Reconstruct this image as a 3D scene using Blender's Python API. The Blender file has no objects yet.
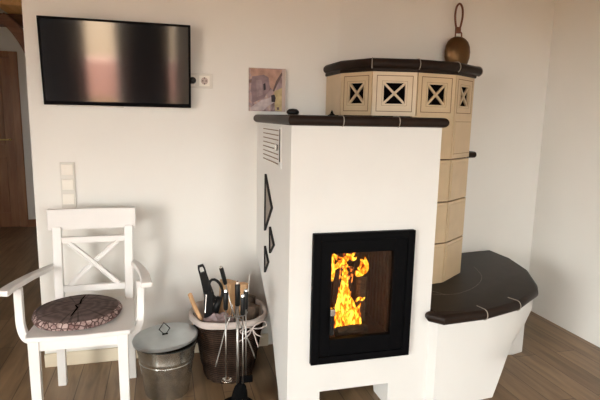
import bpy, bmesh, math, random
from mathutils import Vector, Matrix, noise
random.seed(7)
C = bpy.context.scene.collection
PI = math.pi
V = Vector

# ------------------------------------------------------------------ materials
def new_mat(name):
    m = bpy.data.materials.new(name); m.use_nodes = True
    nt = m.node_tree; return m, nt, nt.nodes['Principled BSDF']

def lk(nt, a, b): nt.links.new(a, b)

def mat(name, col, rough=.5, metal=0., var=.0, scale=6., bump=0., bscale=40., spec=.5, stretch=(1, 1, 1), coat=0., detail=4.):
    m, nt, b = new_mat(name)
    b.inputs['Roughness'].default_value = rough
    b.inputs['Metallic'].default_value = metal
    b.inputs['Specular IOR Level'].default_value = spec
    b.inputs['Coat Weight'].default_value = coat; b.inputs['Coat Roughness'].default_value = .08
    tc = nt.nodes.new('ShaderNodeTexCoord'); mp = nt.nodes.new('ShaderNodeMapping')
    mp.inputs['Scale'].default_value = stretch
    lk(nt, tc.outputs['Object'], mp.inputs['Vector'])
    n = nt.nodes.new('ShaderNodeTexNoise'); n.inputs['Scale'].default_value = scale; n.inputs['Detail'].default_value = detail
    lk(nt, mp.outputs[0], n.inputs['Vector'])
    r = nt.nodes.new('ShaderNodeValToRGB')
    r.color_ramp.elements[0].position = .3; r.color_ramp.elements[1].position = .7
    c = col
    r.color_ramp.elements[0].color = (c[0]*(1-var), c[1]*(1-var), c[2]*(1-var), 1)
    r.color_ramp.elements[1].color = (min(1, c[0]*(1+var)), min(1, c[1]*(1+var)), min(1, c[2]*(1+var)), 1)
    lk(nt, n.outputs['Fac'], r.inputs['Fac']); lk(nt, r.outputs[0], b.inputs['Base Color'])
    if bump:
        n2 = nt.nodes.new('ShaderNodeTexNoise'); n2.inputs['Scale'].default_value = bscale; n2.inputs['Detail'].default_value = 3
        lk(nt, mp.outputs[0], n2.inputs['Vector'])
        bp = nt.nodes.new('ShaderNodeBump'); bp.inputs['Strength'].default_value = bump; bp.inputs['Distance'].default_value = .004
        lk(nt, n2.outputs['Fac'], bp.inputs['Height']); lk(nt, bp.outputs[0], b.inputs['Normal'])
    return m

def wood_mat(name, c1, c2, stretch=(30, 30, 2), rough=.5):
    m, nt, b = new_mat(name)
    b.inputs['Roughness'].default_value = rough
    tc = nt.nodes.new('ShaderNodeTexCoord'); mp = nt.nodes.new('ShaderNodeMapping')
    mp.inputs['Scale'].default_value = stretch
    n = nt.nodes.new('ShaderNodeTexNoise'); n.inputs['Scale'].default_value = 1.; n.inputs['Detail'].default_value = 5; n.inputs['Distortion'].default_value = .6
    r = nt.nodes.new('ShaderNodeValToRGB')
    r.color_ramp.elements[0].position = .32; r.color_ramp.elements[1].position = .68
    r.color_ramp.elements[0].color = (*c1, 1); r.color_ramp.elements[1].color = (*c2, 1)
    lk(nt, tc.outputs['Object'], mp.inputs['Vector']); lk(nt, mp.outputs[0], n.inputs['Vector'])
    lk(nt, n.outputs['Fac'], r.inputs['Fac']); lk(nt, r.outputs[0], b.inputs['Base Color'])
    return m

def floor_mat():
    m, nt, b = new_mat('plank_floor')
    b.inputs['Roughness'].default_value = .38
    b.inputs['Specular IOR Level'].default_value = .4
    tc = nt.nodes.new('ShaderNodeTexCoord'); mp = nt.nodes.new('ShaderNodeMapping')
    mp.inputs['Rotation'].default_value = (0, 0, PI/2)
    mp.inputs['Location'].default_value = (0.3, .02, 0)
    lk(nt, tc.outputs['Object'], mp.inputs['Vector'])
    br = nt.nodes.new('ShaderNodeTexBrick')
    br.inputs['Scale'].default_value = 1.
    br.inputs['Brick Width'].default_value = 1.25; br.inputs['Row Height'].default_value = .145
    br.inputs['Mortar Size'].default_value = .0018; br.inputs['Bias'].default_value = 0.
    br.offset = .37; br.offset_frequency = 2
    br.inputs['Color1'].default_value = (.205, .132, .074, 1)
    br.inputs['Color2'].default_value = (.28, .185, .108, 1)
    br.inputs['Mortar'].default_value = (.07, .045, .028, 1)
    lk(nt, mp.outputs[0], br.inputs['Vector'])
    m2 = nt.nodes.new('ShaderNodeMapping'); m2.inputs['Scale'].default_value = (14, 1.4, 1)
    lk(nt, tc.outputs['Object'], m2.inputs['Vector'])
    n = nt.nodes.new('ShaderNodeTexNoise'); n.inputs['Scale'].default_value = 1.5; n.inputs['Detail'].default_value = 7; n.inputs['Distortion'].default_value = .8
    lk(nt, m2.outputs[0], n.inputs['Vector'])
    r = nt.nodes.new('ShaderNodeValToRGB')
    r.color_ramp.elements[0].position = .3; r.color_ramp.elements[1].position = .72
    r.color_ramp.elements[0].color = (.66, .65, .62, 1); r.color_ramp.elements[1].color = (1.25, 1.24, 1.2, 1)
    lk(nt, n.outputs['Fac'], r.inputs['Fac'])
    mx = nt.nodes.new('ShaderNodeMix'); mx.data_type = 'RGBA'; mx.blend_type = 'MULTIPLY'; mx.inputs[0].default_value = 1
    lk(nt, br.outputs['Color'], mx.inputs[6]); lk(nt, r.outputs[0], mx.inputs[7]); lk(nt, mx.outputs[2], b.inputs['Base Color'])
    bp = nt.nodes.new('ShaderNodeBump'); bp.inputs['Strength'].default_value = .25; bp.inputs['Distance'].default_value = .002
    lk(nt, n.outputs['Fac'], bp.inputs['Height']); lk(nt, bp.outputs[0], b.inputs['Normal'])
    return m

def weave_mat():
    m, nt, b = new_mat('brown_wicker')
    b.inputs['Roughness'].default_value = .7; b.inputs['Specular IOR Level'].default_value = .15
    tc = nt.nodes.new('ShaderNodeTexCoord')
    w = nt.nodes.new('ShaderNodeTexWave'); w.bands_direction = 'Z'; w.inputs['Scale'].default_value = 26; w.inputs['Distortion'].default_value = 1.2; w.inputs['Detail'].default_value = 2; w.inputs['Detail Scale'].default_value = 6
    lk(nt, tc.outputs['Object'], w.inputs['Vector'])
    r = nt.nodes.new('ShaderNodeValToRGB')
    r.color_ramp.elements[0].color = (.008, .0045, .003, 1); r.color_ramp.elements[1].color = (.055, .030, .018, 1)
    lk(nt, w.outputs['Fac'], r.inputs['Fac']); lk(nt, r.outputs[0], b.inputs['Base Color'])
    bp = nt.nodes.new('ShaderNodeBump'); bp.inputs['Strength'].default_value = .8; bp.inputs['Distance'].default_value = .006
    lk(nt, w.outputs['Fac'], bp.inputs['Height']); lk(nt, bp.outputs[0], b.inputs['Normal'])
    return m

def slice_top_mat():
    # printed end grain of a sawn trunk: rings + radial cracks
    m, nt, b = new_mat('wood_slice_print')
    b.inputs['Roughness'].default_value = .9
    tc = nt.nodes.new('ShaderNodeTexCoord')
    w = nt.nodes.new('ShaderNodeTexWave'); w.wave_type = 'RINGS'; w.rings_direction = 'Z'
    w.inputs['Scale'].default_value = 7; w.inputs['Distortion'].default_value = 9; w.inputs['Detail'].default_value = 3; w.inputs['Detail Scale'].default_value = 1.5
    lk(nt, tc.outputs['Object'], w.inputs['Vector'])
    r = nt.nodes.new('ShaderNodeValToRGB')
    r.color_ramp.elements[0].color = (.075, .048, .042, 1); r.color_ramp.elements[1].color = (.125, .084, .074, 1)
    lk(nt, w.outputs['Fac'], r.inputs['Fac'])
    g = nt.nodes.new('ShaderNodeTexGradient'); g.gradient_type = 'RADIAL'
    lk(nt, tc.outputs['Object'], g.inputs['Vector'])
    w2 = nt.nodes.new('ShaderNodeTexNoise'); w2.noise_dimensions = '1D'; w2.inputs['Scale'].default_value = 1; w2.inputs['Detail'].default_value = 0
    ml = nt.nodes.new('ShaderNodeMath'); ml.operation = 'MULTIPLY'; ml.inputs[1].default_value = 60
    lk(nt, g.outputs['Fac'], ml.inputs[0]); lk(nt, ml.outputs[0], w2.inputs['W'])
    r2 = nt.nodes.new('ShaderNodeValToRGB')
    r2.color_ramp.elements[0].position = .3; r2.color_ramp.elements[1].position = .42
    r2.color_ramp.elements[0].color = (.5, .47, .46, 1); r2.color_ramp.elements[1].color = (1, 1, 1, 1)
    lk(nt, w2.outputs['Fac'], r2.inputs['Fac'])
    mx = nt.nodes.new('ShaderNodeMix'); mx.data_type = 'RGBA'; mx.blend_type = 'MULTIPLY'; mx.inputs[0].default_value = 1
    lk(nt, r.outputs[0], mx.inputs[6]); lk(nt, r2.outputs[0], mx.inputs[7]); lk(nt, mx.outputs[2], b.inputs['Base Color'])
    return m

def bark_mat():
    m, nt, b = new_mat('bark_print')
    b.inputs['Roughness'].default_value = .9
    tc = nt.nodes.new('ShaderNodeTexCoord')
    v = nt.nodes.new('ShaderNodeTexVoronoi'); v.feature = 'DISTANCE_TO_EDGE'; v.inputs['Scale'].default_value = 46
    lk(nt, tc.outputs['Object'], v.inputs['Vector'])
    n = nt.nodes.new('ShaderNodeTexNoise'); n.inputs['Scale'].default_value = 45
    lk(nt, tc.outputs['Object'], n.inputs['Vector'])
    r0 = nt.nodes.new('ShaderNodeValToRGB')
    r0.color_ramp.elements[0].position = .35; r0.color_ramp.elements[1].position = .65
    r0.color_ramp.elements[0].color = (.22, .13, .12, 1); r0.color_ramp.elements[1].color = (.50, .39, .36, 1)
    lk(nt, n.outputs['Fac'], r0.inputs['Fac'])
    r = nt.nodes.new('ShaderNodeValToRGB')
    r.color_ramp.elements[0].position = .06; r.color_ramp.elements[1].position = .14
    lk(nt, v.outputs['Distance'], r.inputs['Fac'])
    mx = nt.nodes.new('ShaderNodeMix'); mx.data_type = 'RGBA'
    mx.inputs[6].default_value = (.07, .035, .03, 1)
    lk(nt, r.outputs[0], mx.inputs[0]); lk(nt, r0.outputs[0], mx.inputs[7]); lk(nt, mx.outputs[2], b.inputs['Base Color'])
    return m

def glass_mat():
    m = bpy.data.materials.new('clear_glass'); m.use_nodes = True; nt = m.node_tree; nt.nodes.clear()
    o = nt.nodes.new('ShaderNodeOutputMaterial'); t = nt.nodes.new('ShaderNodeBsdfTransparent'); g = nt.nodes.new('ShaderNodeBsdfGlossy')
    g.inputs['Roughness'].default_value = .03; t.inputs['Color'].default_value = (.97, .95, .92, 1)
    f = nt.nodes.new('ShaderNodeFresnel'); f.inputs['IOR'].default_value = 1.45
    x = nt.nodes.new('ShaderNodeMixShader')
    lk(nt, f.outputs[0], x.inputs[0]); lk(nt, t.outputs[0], x.inputs[1]); lk(nt, g.outputs[0], x.inputs[2]); lk(nt, x.outputs[0], o.inputs[0])
    return m

def flame_mat():
    m = bpy.data.materials.new('flame'); m.use_nodes = True; nt = m.node_tree; nt.nodes.clear()
    o = nt.nodes.new('ShaderNodeOutputMaterial'); t = nt.nodes.new('ShaderNodeBsdfTransparent'); e = nt.nodes.new('ShaderNodeEmission')
    tc = nt.nodes.new('ShaderNodeTexCoord'); mp = nt.nodes.new('ShaderNodeMapping'); mp.inputs['Scale'].default_value = (1, 1, .45)
    n = nt.nodes.new('ShaderNodeTexNoise'); n.inputs['Scale'].default_value = 44; n.inputs['Detail'].default_value = 2; n.inputs['Distortion'].default_value = .8
    lk(nt, tc.outputs['Object'], mp.inputs['Vector']); lk(nt, mp.outputs[0], n.inputs['Vector'])
    r = nt.nodes.new('ShaderNodeValToRGB'); cr = r.color_ramp
    cr.elements[0].position = .33; cr.elements[0].color = (.40, .01, .0, 1)
    cr.elements[1].position = .60; cr.elements[1].color = (1, .58, .05, 1)
    a = cr.elements.new(.42); a.color = (.95, .09, .0, 1)
    a = cr.elements.new(.50); a.color = (1, .27, .008, 1)
    lk(nt, n.outputs['Fac'], r.inputs['Fac']); lk(nt, r.outputs[0], e.inputs['Color'])
    r2 = nt.nodes.new('ShaderNodeMapRange'); r2.inputs[1].default_value = .35; r2.inputs[2].default_value = .65; r2.inputs[3].default_value = .35; r2.inputs[4].default_value = FLAME*2.0
    lk(nt, n.outputs['Fac'], r2.inputs[0]); lk(nt, r2.outputs[0], e.inputs['Strength'])
    lw = nt.nodes.new('ShaderNodeLayerWeight'); lw.inputs['Blend'].default_value = .5
    r3 = nt.nodes.new('ShaderNodeMapRange'); r3.inputs[1].default_value = .35; r3.inputs[2].default_value = .95; r3.inputs[3].default_value = 1; r3.inputs[4].default_value = 0.05
    lk(nt, lw.outputs['Facing'], r3.inputs[0])
    r4 = nt.nodes.new('ShaderNodeMapRange'); r4.inputs[1].default_value = .38; r4.inputs[2].default_value = .48; r4.inputs[3].default_value = .0; r4.inputs[4].default_value = 1
    lk(nt, n.outputs['Fac'], r4.inputs[0])
    mu = nt.nodes.new('ShaderNodeMath'); mu.operation = 'MULTIPLY'
    lk(nt, r3.outputs[0], mu.inputs[0]); lk(nt, r4.outputs[0], mu.inputs[1])
    x = nt.nodes.new('ShaderNodeMixShader')
    lk(nt, mu.outputs[0], x.inputs[0]); lk(nt, t.outputs[0], x.inputs[1]); lk(nt, e.outputs[0], x.inputs[2]); lk(nt, x.outputs[0], o.inputs[0])
    return m

def paint_mat():
    m, nt, b = new_mat('canvas_paint')
    b.inputs['Roughness'].default_value = .7
    tc = nt.nodes.new('ShaderNodeTexCoord')
    v = nt.nodes.new('ShaderNodeTexNoise'); v.inputs['Scale'].default_value = 11; v.inputs['Distortion'].default_value = 2.2; v.inputs['Detail'].default_value = 1.5
    lk(nt, tc.outputs['Object'], v.inputs['Vector'])
    r = nt.nodes.new('ShaderNodeValToRGB'); cr = r.color_ramp
    cr.elements[0].position = .33; cr.elements[0].color = (.17, .11, .10, 1)
    cr.elements[1].position = .7; cr.elements[1].color = (.47, .36, .25, 1)
    for p, c in ((.43, (.30, .22, .23)), (.5, (.36, .27, .27)), (.57, (.44, .27, .22)), (.62, (.46, .38, .36))):
        q = cr.elements.new(p); q.color = (*c, 1)
    lk(nt, v.outputs['Fac'], r.inputs['Fac']); lk(nt, r.outputs[0], b.inputs['Base Color'])
    return m

FLAME = 1.0
M = {}
M['wall'] = mat('wall_plaster', (.79, .775, .73), .85, var=.012, scale=3, bump=.15, bscale=120, spec=.2)
M['plaster'] = mat('stove_plaster', (.70, .69, .66), .8, var=.015, scale=5, bump=.12, bscale=90, spec=.2)
M['ceiling'] = wood_mat('pine_ceiling', (.20, .085, .025), (.30, .14, .045), (30, 2, 30))
M['floor'] = floor_mat()
M['base'] = mat('cream_baseboard', (.70, .62, .47), .5, var=.03)
M['white'] = mat('white_lacquer', (.79, .775, .75), .35, var=.01, scale=10)
M['switch_frame'] = mat('switch_frame', (.66, .635, .575), .4)  # darker than the rockers, so their gaps read as shade lines
M['plastic'] = mat('white_plastic', (.80, .76, .68), .35)
M['black_gloss'] = mat('screen_black', (.004, .004, .005), .08, spec=1.0, coat=1.)
M['black'] = mat('black_plastic', (.006, .006, .006), .4, spec=.25)
M['black_metal'] = mat('black_steel', (.0035, .0035, .004), .5, var=.1, spec=.03)
M['matt_black'] = mat('matt_black_fill', (.008, .007, .007), .8)  # near-black for vent rims and socket contact holes
M['chrome'] = mat('chrome', (.75, .72, .68), .18, metal=1.)
M['steel'] = mat('brushed_steel', (.42, .41, .39), .35, metal=1.)
M['zinc'] = mat('galvanised_zinc', (.46, .45, .40), .26, metal=.9, var=.16, scale=30, bump=.05)
M['zinc_lid'] = mat('galvanised_lid', (.52, .56, .575), .30, metal=.8, var=.06, scale=18)
M['tile'] = mat('cream_stove_tile', (.58, .44, .275), .34, var=.06, scale=9, spec=.4)
M['tile_groove'] = mat('tile_groove_brown', (.16, .085, .04), .6)
M['dark_tile'] = mat('dark_brown_glazed_tile', (.021, .0135, .010), .40, var=.2, scale=14, spec=.09)
M['grout'] = mat('grout_beige', (.34, .30, .25), .8)
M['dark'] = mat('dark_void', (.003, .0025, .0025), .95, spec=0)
M['brick'] = mat('fireclay', (.045, .013, .006), .85, var=.3, scale=14, bump=.4, bscale=50)
M['log'] = wood_mat('charred_bark', (.018, .011, .008), (.09, .05, .03), (20, 20, 60), .9)
M['split'] = wood_mat('split_beech', (.48, .27, .13), (.68, .43, .23), (40, 40, 5), .7)
M['darklog'] = wood_mat('dark_bark', (.035, .022, .015), (.13, .085, .055), (30, 30, 8), .9)
M['door'] = wood_mat('pine_door', (.24, .095, .035), (.36, .16, .065), (24, 24, 2), .45)
M['beam'] = wood_mat('dark_beam', (.12, .045, .02), (.20, .085, .04), (3, 30, 30), .6)
M['lightbeam'] = wood_mat('pale_pine', (.72, .40, .14), (.85, .52, .22), (30, 3, 30), .6)
M['wicker'] = weave_mat()
M['linen'] = mat('linen_liner', (.52, .45, .41), .95, var=.08, scale=20, bump=.4, bscale=60)
M['paper'] = mat('newsprint', (.33, .25, .25), .9, var=.3, scale=25)
M['slice'] = slice_top_mat(); M['bark'] = bark_mat()
M['copper'] = mat('aged_bronze', (.13, .07, .028), .36, metal=.8, var=.3, scale=7)
M['leather'] = mat('brown_leather', (.15, .05, .022), .55, var=.2, scale=30)
M['glass'] = glass_mat()
M['flame'] = flame_mat()
M['paint'] = paint_mat()
for n_, c_ in (('peach', (.42, .25, .19)), ('mauve', (.235, .165, .175)), ('dark', (.03, .02, .025)), ('white', (.46, .39, .39)), ('yellow', (.48, .38, .20)), ('brown', (.13, .085, .08)), ('grey', (.29, .215, .22))):
    M[n_+'_paint'] = mat(n_+'_paint', c_, .7, var=.22, scale=30)
M['canvas_edge'] = mat('canvas_edge', (.50, .40, .35), .8, var=.05)
M['brass'] = mat('brass', (.55, .38, .12), .3, metal=1.)
M['curtain'] = mat('charcoal_curtain', (.03, .025, .028), .95)
M['roof'] = mat('terracotta_render', (.62, .33, .27), .8, var=.1)
M['ground'] = mat('tan_terrace', (.22, .135, .065), .9, var=.1)
M['house'] = mat('house_render', (.7, .66, .6), .9)
M['bristle'] = mat('black_bristle', (.004, .004, .004), .95, bump=1, bscale=200, spec=.05)
M['vent'] = mat('vent_grey', (.26, .22, .19), .6)
M['logglow'] = mat('ember_bark', (.05, .02, .012), .9)
def ember():
    m, nt, b = new_mat('glowing_ember'); b.inputs['Base Color'].default_value = (.03, .012, .008, 1); b.inputs['Roughness'].default_value = .9
    tc = nt.nodes.new('ShaderNodeTexCoord'); n = nt.nodes.new('ShaderNodeTexNoise'); n.inputs['Scale'].default_value = 38; n.inputs['Detail'].default_value = 3
    lk(nt, tc.outputs['Object'], n.inputs['Vector'])
    r = nt.nodes.new('ShaderNodeMapRange'); r.inputs[1].default_value = .5; r.inputs[2].default_value = .68; r.inputs[3].default_value = 0; r.inputs[4].default_value = 3
    lk(nt, n.outputs['Fac'], r.inputs[0]); lk(nt, r.outputs[0], b.inputs['Emission Strength'])
    b.inputs['Emission Color'].default_value = (1, .22, .03, 1)
    return m
M['ember'] = ember()

# ------------------------------------------------------------------ mesh helpers
def BM(): return bmesh.new()

def obj(name, bm, m, parent=None, smooth=False, bevel=0., loc=None):
    me = bpy.data.meshes.new(name)
    bmesh.ops.recalc_face_normals(bm, faces=bm.faces)
    bm.to_mesh(me); bm.free()
    mats = m if isinstance(m, (list, tuple)) else [m]
    for k in mats: me.materials.append(M[k])
    o = bpy.data.objects.new(name, me); C.objects.link(o)
    if smooth:
        for p in me.polygons: p.use_smooth = True
        if smooth == 'auto':
            me.set_sharp_from_angle(angle=math.radians(38))
    if bevel:
        md = o.modifiers.new('bevel', 'BEVEL'); md.width = bevel; md.segments = 2; md.limit_method = 'ANGLE'; md.angle_limit = math.radians(40)
        me.set_sharp_from_angle(angle=math.radians(40)) if False else None
    if parent: o.parent = parent
    if loc: o.location = loc
    return o

def empty(name, loc=(0, 0, 0), rotz=0):
    o = bpy.data.objects.new(name, None); C.objects.link(o); o.location = loc; o.rotation_euler = (0, 0, rotz)
    o.empty_display_size = .05
    return o

def tag(o, label=None, cat=None, group=None, kind=None):
    if label: o['label'] = label
    if cat: o['category'] = cat
    if group: o['group'] = group
    if kind: o['kind'] = kind
    return o

def under(parent, *os):
    """parent keeps its place: children built in world coordinates are re-based to it"""
    inv = Matrix.Translation(parent.location).inverted()
    for o in os:
        o.parent = parent; o.matrix_parent_inverse = inv
    return os[0]

def box(bm, x0, x1, y0, y1, z0, z1, mi=0):
    v = [bm.verts.new(p) for p in ((x0, y0, z0), (x1, y0, z0), (x1, y1, z0), (x0, y1, z0), (x0, y0, z1), (x1, y0, z1), (x1, y1, z1), (x0, y1, z1))]
    for f in ((0, 3, 2, 1), (4, 5, 6, 7), (0, 1, 5, 4), (1, 2, 6, 5), (2, 3, 7, 6), (3, 0, 4, 7)):
        fc = bm.faces.new([v[i] for i in f]); fc.material_index = mi
    return bm

def obox(bm, c, X, Y, Z, mi=0):
    """oriented box: centre, three half-extent vectors"""
    c, X, Y, Z = V(c), V(X), V(Y), V(Z)
    v = [bm.verts.new(c + a*X + b*Y + d*Z) for d in (-1, 1) for a, b in ((-1, -1), (1, -1), (1, 1), (-1, 1))]
    for f in ((0, 3, 2, 1), (4, 5, 6, 7), (0, 1, 5, 4), (1, 2, 6, 5), (2, 3, 7, 6), (3, 0, 4, 7)):
        fc = bm.faces.new([v[i] for i in f]); fc.material_index = mi
    return bm

def loft(bm, rings, cap=True, closed=True, mi=0):
    R = [[bm.verts.new(p) for p in r] for r in rings]
    n = len(R[0])
    for a, b in zip(R[:-1], R[1:]):
        for i in range(n if closed else n-1):
            j = (i+1) % n
            f = bm.faces.new((a[i], a[j], b[j], b[i])); f.material_index = mi
    if cap and closed:
        f = bm.faces.new(list(reversed(R[0]))); f.material_index = mi
        f = bm.faces.new(R[-1]); f.material_index = mi
    return R

def prism(bm, poly, z0, z1, mi=0):
    loft(bm, [[(x, y, z0) for x, y in poly], [(x, y, z1) for x, y in poly]], mi=mi); return bm

def prismX(bm, poly, x0, x1, mi=0):
    loft(bm, [[(x0, y, z) for y, z in poly], [(x1, y, z) for y, z in poly]], mi=mi); return bm

def lathe(bm, prof, c=(0, 0, 0), n=40, cap=True, mi=0):
    rings = [[(c[0]+r*math.cos(2*PI*i/n), c[1]+r*math.sin(2*PI*i/n), c[2]+z) for i in range(n)] for r, z in prof]
    loft(bm, rings, cap=cap, mi=mi); return bm

def frames(pts, up=None):
    pts = [V(p) for p in pts]; out = []
    pn = None
    for i, p in enumerate(pts):
        t = (pts[min(i+1, len(pts)-1)] - pts[max(i-1, 0)]).normalized()
        if up is not None: s = t.cross(V(up))
        else:
            if pn is None:
                a = V((0, 0, 1)) if abs(t.z) < .9 else V((1, 0, 0)); s = t.cross(a)
            else: s = pn - t*pn.dot(t)
        s.normalize(); pn = s
        out.append((p, t, s, s.cross(t)))
    return out

def tube(bm, pts, r, n=10, mi=0, cap=True):
    rs = r if isinstance(r, (list, tuple)) else [r]*len(pts)
    rings = [[p + (s*math.cos(2*PI*k/n) + u*math.sin(2*PI*k/n))*rr for k in range(n)] for (p, t, s, u), rr in zip(frames(pts), rs)]
    loft(bm, rings, mi=mi, cap=cap); return bm

def strip(bm, pts, w, h, up=(0, 0, 1), mi=0):
    rings = []
    for k, (p, t, s, u) in enumerate(frames(pts, up)):
        ww = (w[k] if isinstance(w, (list, tuple)) else w)/2; hh = h/2
        rings.append([p + s*a + u*b for a, b in ((-ww, -hh), (ww, -hh), (ww, hh), (-ww, hh))])
    loft(bm, rings, mi=mi); return bm

def spline(pts, n=6):
    pts = [V(p) for p in pts]; P = [pts[0]*2-pts[1]] + pts + [pts[-1]*2-pts[-2]]; out = []
    for i in range(1, len(P)-2):
        for k in range(n):
            t = k/n; a, b, c, d = P[i-1:i+3]
            out.append(.5*((2*b)+(c-a)*t+(2*a-5*b+4*c-d)*t*t+(3*b-a-3*c+d)*t**3))
    out.append(pts[-1]); return out

def struct(name, bm, m, **k):
    o = obj(name, bm, m, **k); o['kind'] = 'structure'; return o

# ------------------------------------------------------------------ camera (calibrated on the room's vanishing points)
cam = bpy.data.cameras.new('camera'); co = bpy.data.objects.new('camera', cam); C.objects.link(co)
R_ = V((0.9657213, -0.25880206, 0.02009617)); U_ = V((0.02296659, 0.1623004, 0.98647408)); F_ = V((0.25856314, 0.9521975, -0.16268076))
mw = Matrix(((R_.x, U_.x, -F_.x, 0), (R_.y, U_.y, -F_.y, -2.9), (R_.z, U_.z, -F_.z, 1.4), (0, 0, 0, 1)))
co.matrix_world = mw
cam.sensor_width = 36; cam.lens = 507.09/600*36; cam.clip_start = .02
bpy.context.scene.camera = co

# ------------------------------------------------------------------ room shell
XL, XR, YB, YH, ZC = -2.7, 2.63, -5.2, 3.83, 2.75
WE = -.658                       # free end of the television wall
def wy(x): return 0 if x < 1.0 else (x-1.0)*.19/1.63
b = BM(); box(b, XL-.1, XR+.1, YB-.1, YH+.1, -.1, 0); struct('floor', b, 'floor')
b = BM(); box(b, XL-.1, XR+.1, YB-.1, YH+.1, ZC, ZC+.1); struct('ceiling', b, 'ceiling')
b = BM(); prism(b, [(WE, 0), (1.0, 0), (XR, .19), (XR, .34), (WE, .15)], 0, ZC); struct('wall_back', b, 'wall')
b = BM(); box(b, XR, XR+.1, YB, YH, 0, ZC); struct('wall_right', b, 'wall')
W3 = (-4.8, -2.7, .05, 2.0)        # window in the left wall: y0, y1, z0, z1
b = BM()
box(b, XL-.12, XL, YB, W3[0], 0, ZC); box(b, XL-.12, XL, W3[1], 1.2, 0, ZC); box(b, XL-.12, XL, 1.65, YH, 0, ZC); box(b, XL-.12, XL, 1.2, 1.65, 0, 1.3); box(b, XL-.12, XL, 1.2, 1.65, 1.85, ZC); box(b, XL-.12, XL, W3[0], W3[1], 0, W3[2]); box(b, XL-.12, XL, W3[0], W3[1], W3[3], ZC)
struct('wall_left', b, 'wall')
# rear wall with a window (the one mirrored in the television) and a second, unseen window added for more daylight
W1 = (-1.45, .25, .02, 2.05); W2 = (.95, 1.95, .85, 2.0)
b = BM()
box(b, XL, W1[0], YB-.12, YB, 0, ZC); box(b, W1[1], W2[0], YB-.12, YB, 0, ZC); box(b, W2[1], XR, YB-.12, YB, 0, ZC)
box(b, W1[0], W1[1], YB-.12, YB, 0, W1[2]); box(b, W1[0], W1[1], YB-.12, YB, W1[3], ZC)
box(b, W2[0], W2[1], YB-.12, YB, 0, W2[2]); box(b, W2[0], W2[1], YB-.12, YB, W2[3], ZC)
struct('wall_front', b, 'wall')
def window(n, w):
    b = BM(); x0, x1, z0, z1 = w; y = YB-.06; t = .06
    for a in ((x0, x0+t, z0, z1), (x1-t, x1, z0, z1), ((x0+x1)/2-.035, (x0+x1)/2+.035, z0, z1), (x0, x1, z0, z0+t), (x0, x1, z1-t, z1)):
        box(b, a[0], a[1], y-.03, y+.03, a[2], a[3])
    o = struct('window_%d' % n, b, 'white')
    return o
window(1, W1); window(2, W2)
b = BM(); y0, y1, z0, z1 = W3
for a in ((y0, y0+.06, z0, z1), (y1-.06, y1, z0, z1), ((y0+y1)/2-.035, (y0+y1)/2+.035, z0, z1), (y0, y1, z0, z0+.06), (y0, y1, z1-.06, z1)):
    box(b, XL-.09, XL-.03, *a)
struct('window_3', b, 'white')
b = BM()
for a in ((1.2, 1.24, 1.3, 1.85), (1.61, 1.65, 1.3, 1.85), (1.24, 1.61, 1.3, 1.34), (1.24, 1.61, 1.81, 1.85)): box(b, XL-.09, XL-.03, *a)
struct('window_4', b, 'white')  # unseen hall window, added to brighten the hall and its door
# hall far wall with the pine door
DX0, DX1, DH = -2.45, -1.70, 2.0
b = BM(); box(b, XL, DX0-.09, YH, YH+.1, 0, ZC); box(b, DX1+.09, XR, YH, YH+.1, 0, ZC); box(b, DX0-.09, DX1+.09, YH, YH+.1, DH+.07, ZC)
struct('wall_hall', b, 'wall')
b = BM()
box(b, DX0-.09, DX0, YH-.02, YH+.1, 0, DH+.075); box(b, DX1, DX1+.09, YH-.02, YH+.1, 0, DH+.075); box(b, DX0, DX1, YH-.02, YH+.1, DH, DH+.075)
d_frame = struct('door_1', b, 'door', bevel=.006)
b = BM(); box(b, DX0, DX1, YH+.015, YH+.06, 0, DH)
for a, c in ((DX0+.1, DX0+.33), (DX0+.42, DX1-.1)):
    for z0, z1 in ((.18, .85), (1.0, 1.85)):
        box(b, a, c, YH+.003, YH+.016, z0, z1)
leaf = obj('door_leaf', b, 'door', d_frame, bevel=.004)
b = BM(); tube(b, [(DX1-.05, YH+.02, 1.06), (DX1-.05, YH-.045, 1.06), (DX1-.16, YH-.05, 1.06)], .009); lathe(b, [(.02, 0), (.02, .02)], (DX1-.05, YH-.0, 1.05), 16)
obj('door_handle', b, 'brass', d_frame, smooth='auto')
# baseboards
b = BM(); prism(b, [(WE, -.016), (.6, -.016), (.6, 0), (WE, 0)], 0, .076); struct('baseboard_back', b, 'base', bevel=.003)
b = BM(); box(b, DX1+.09, 2.6, YH-.016, YH, 0, .09); struct('baseboard_hall', b, 'door', bevel=.003)
# timber frame seen through the opening
b = BM(); box(b, XL, -.9, 2.42, 2.58, 2.165, 2.265); tag(obj('ceiling_beam', b, 'beam', bevel=.008), 'dark brown timber beam crossing the hall, top left of the photo', 'beam')
b = BM(); strip(b, spline([(-1.36, 2.36, 2.22), (-1.26, 2.36, 2.13), (-1.17, 2.38, 1.98), (-1.10, 2.38, 1.78)], 5), .09, .11, (0, 1, 0))
tag(obj('timber_brace', b, 'beam', bevel=.006), 'reddish brown curved timber brace sloping down beside the free wall end', 'brace')
b = BM(); box(b, -1.33, -1.12, 2.0, 2.75, 2.266, 2.42); tag(obj('rafter', b, 'lightbeam', bevel=.006), 'pale orange pine rafter end resting above the dark hall beam', 'rafter')
b = BM(); box(b, XL, -1.335, 2.0, 2.12, 2.23, 2.50); tag(obj('ceiling_beam', b, 'beam', bevel=.006), 'upper dark timber meeting the pale rafter, at the very top left corner', 'beam')

# ------------------------------------------------------------------ stove
SX0, SX1, SF = .524, 1.233, -.81
stove = empty('tiled_stove', (1.2, -.4, 0))
tag(stove, 'white plastered masonry stove with cream tile tower, black glass door and dark bench', 'stove')

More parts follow.
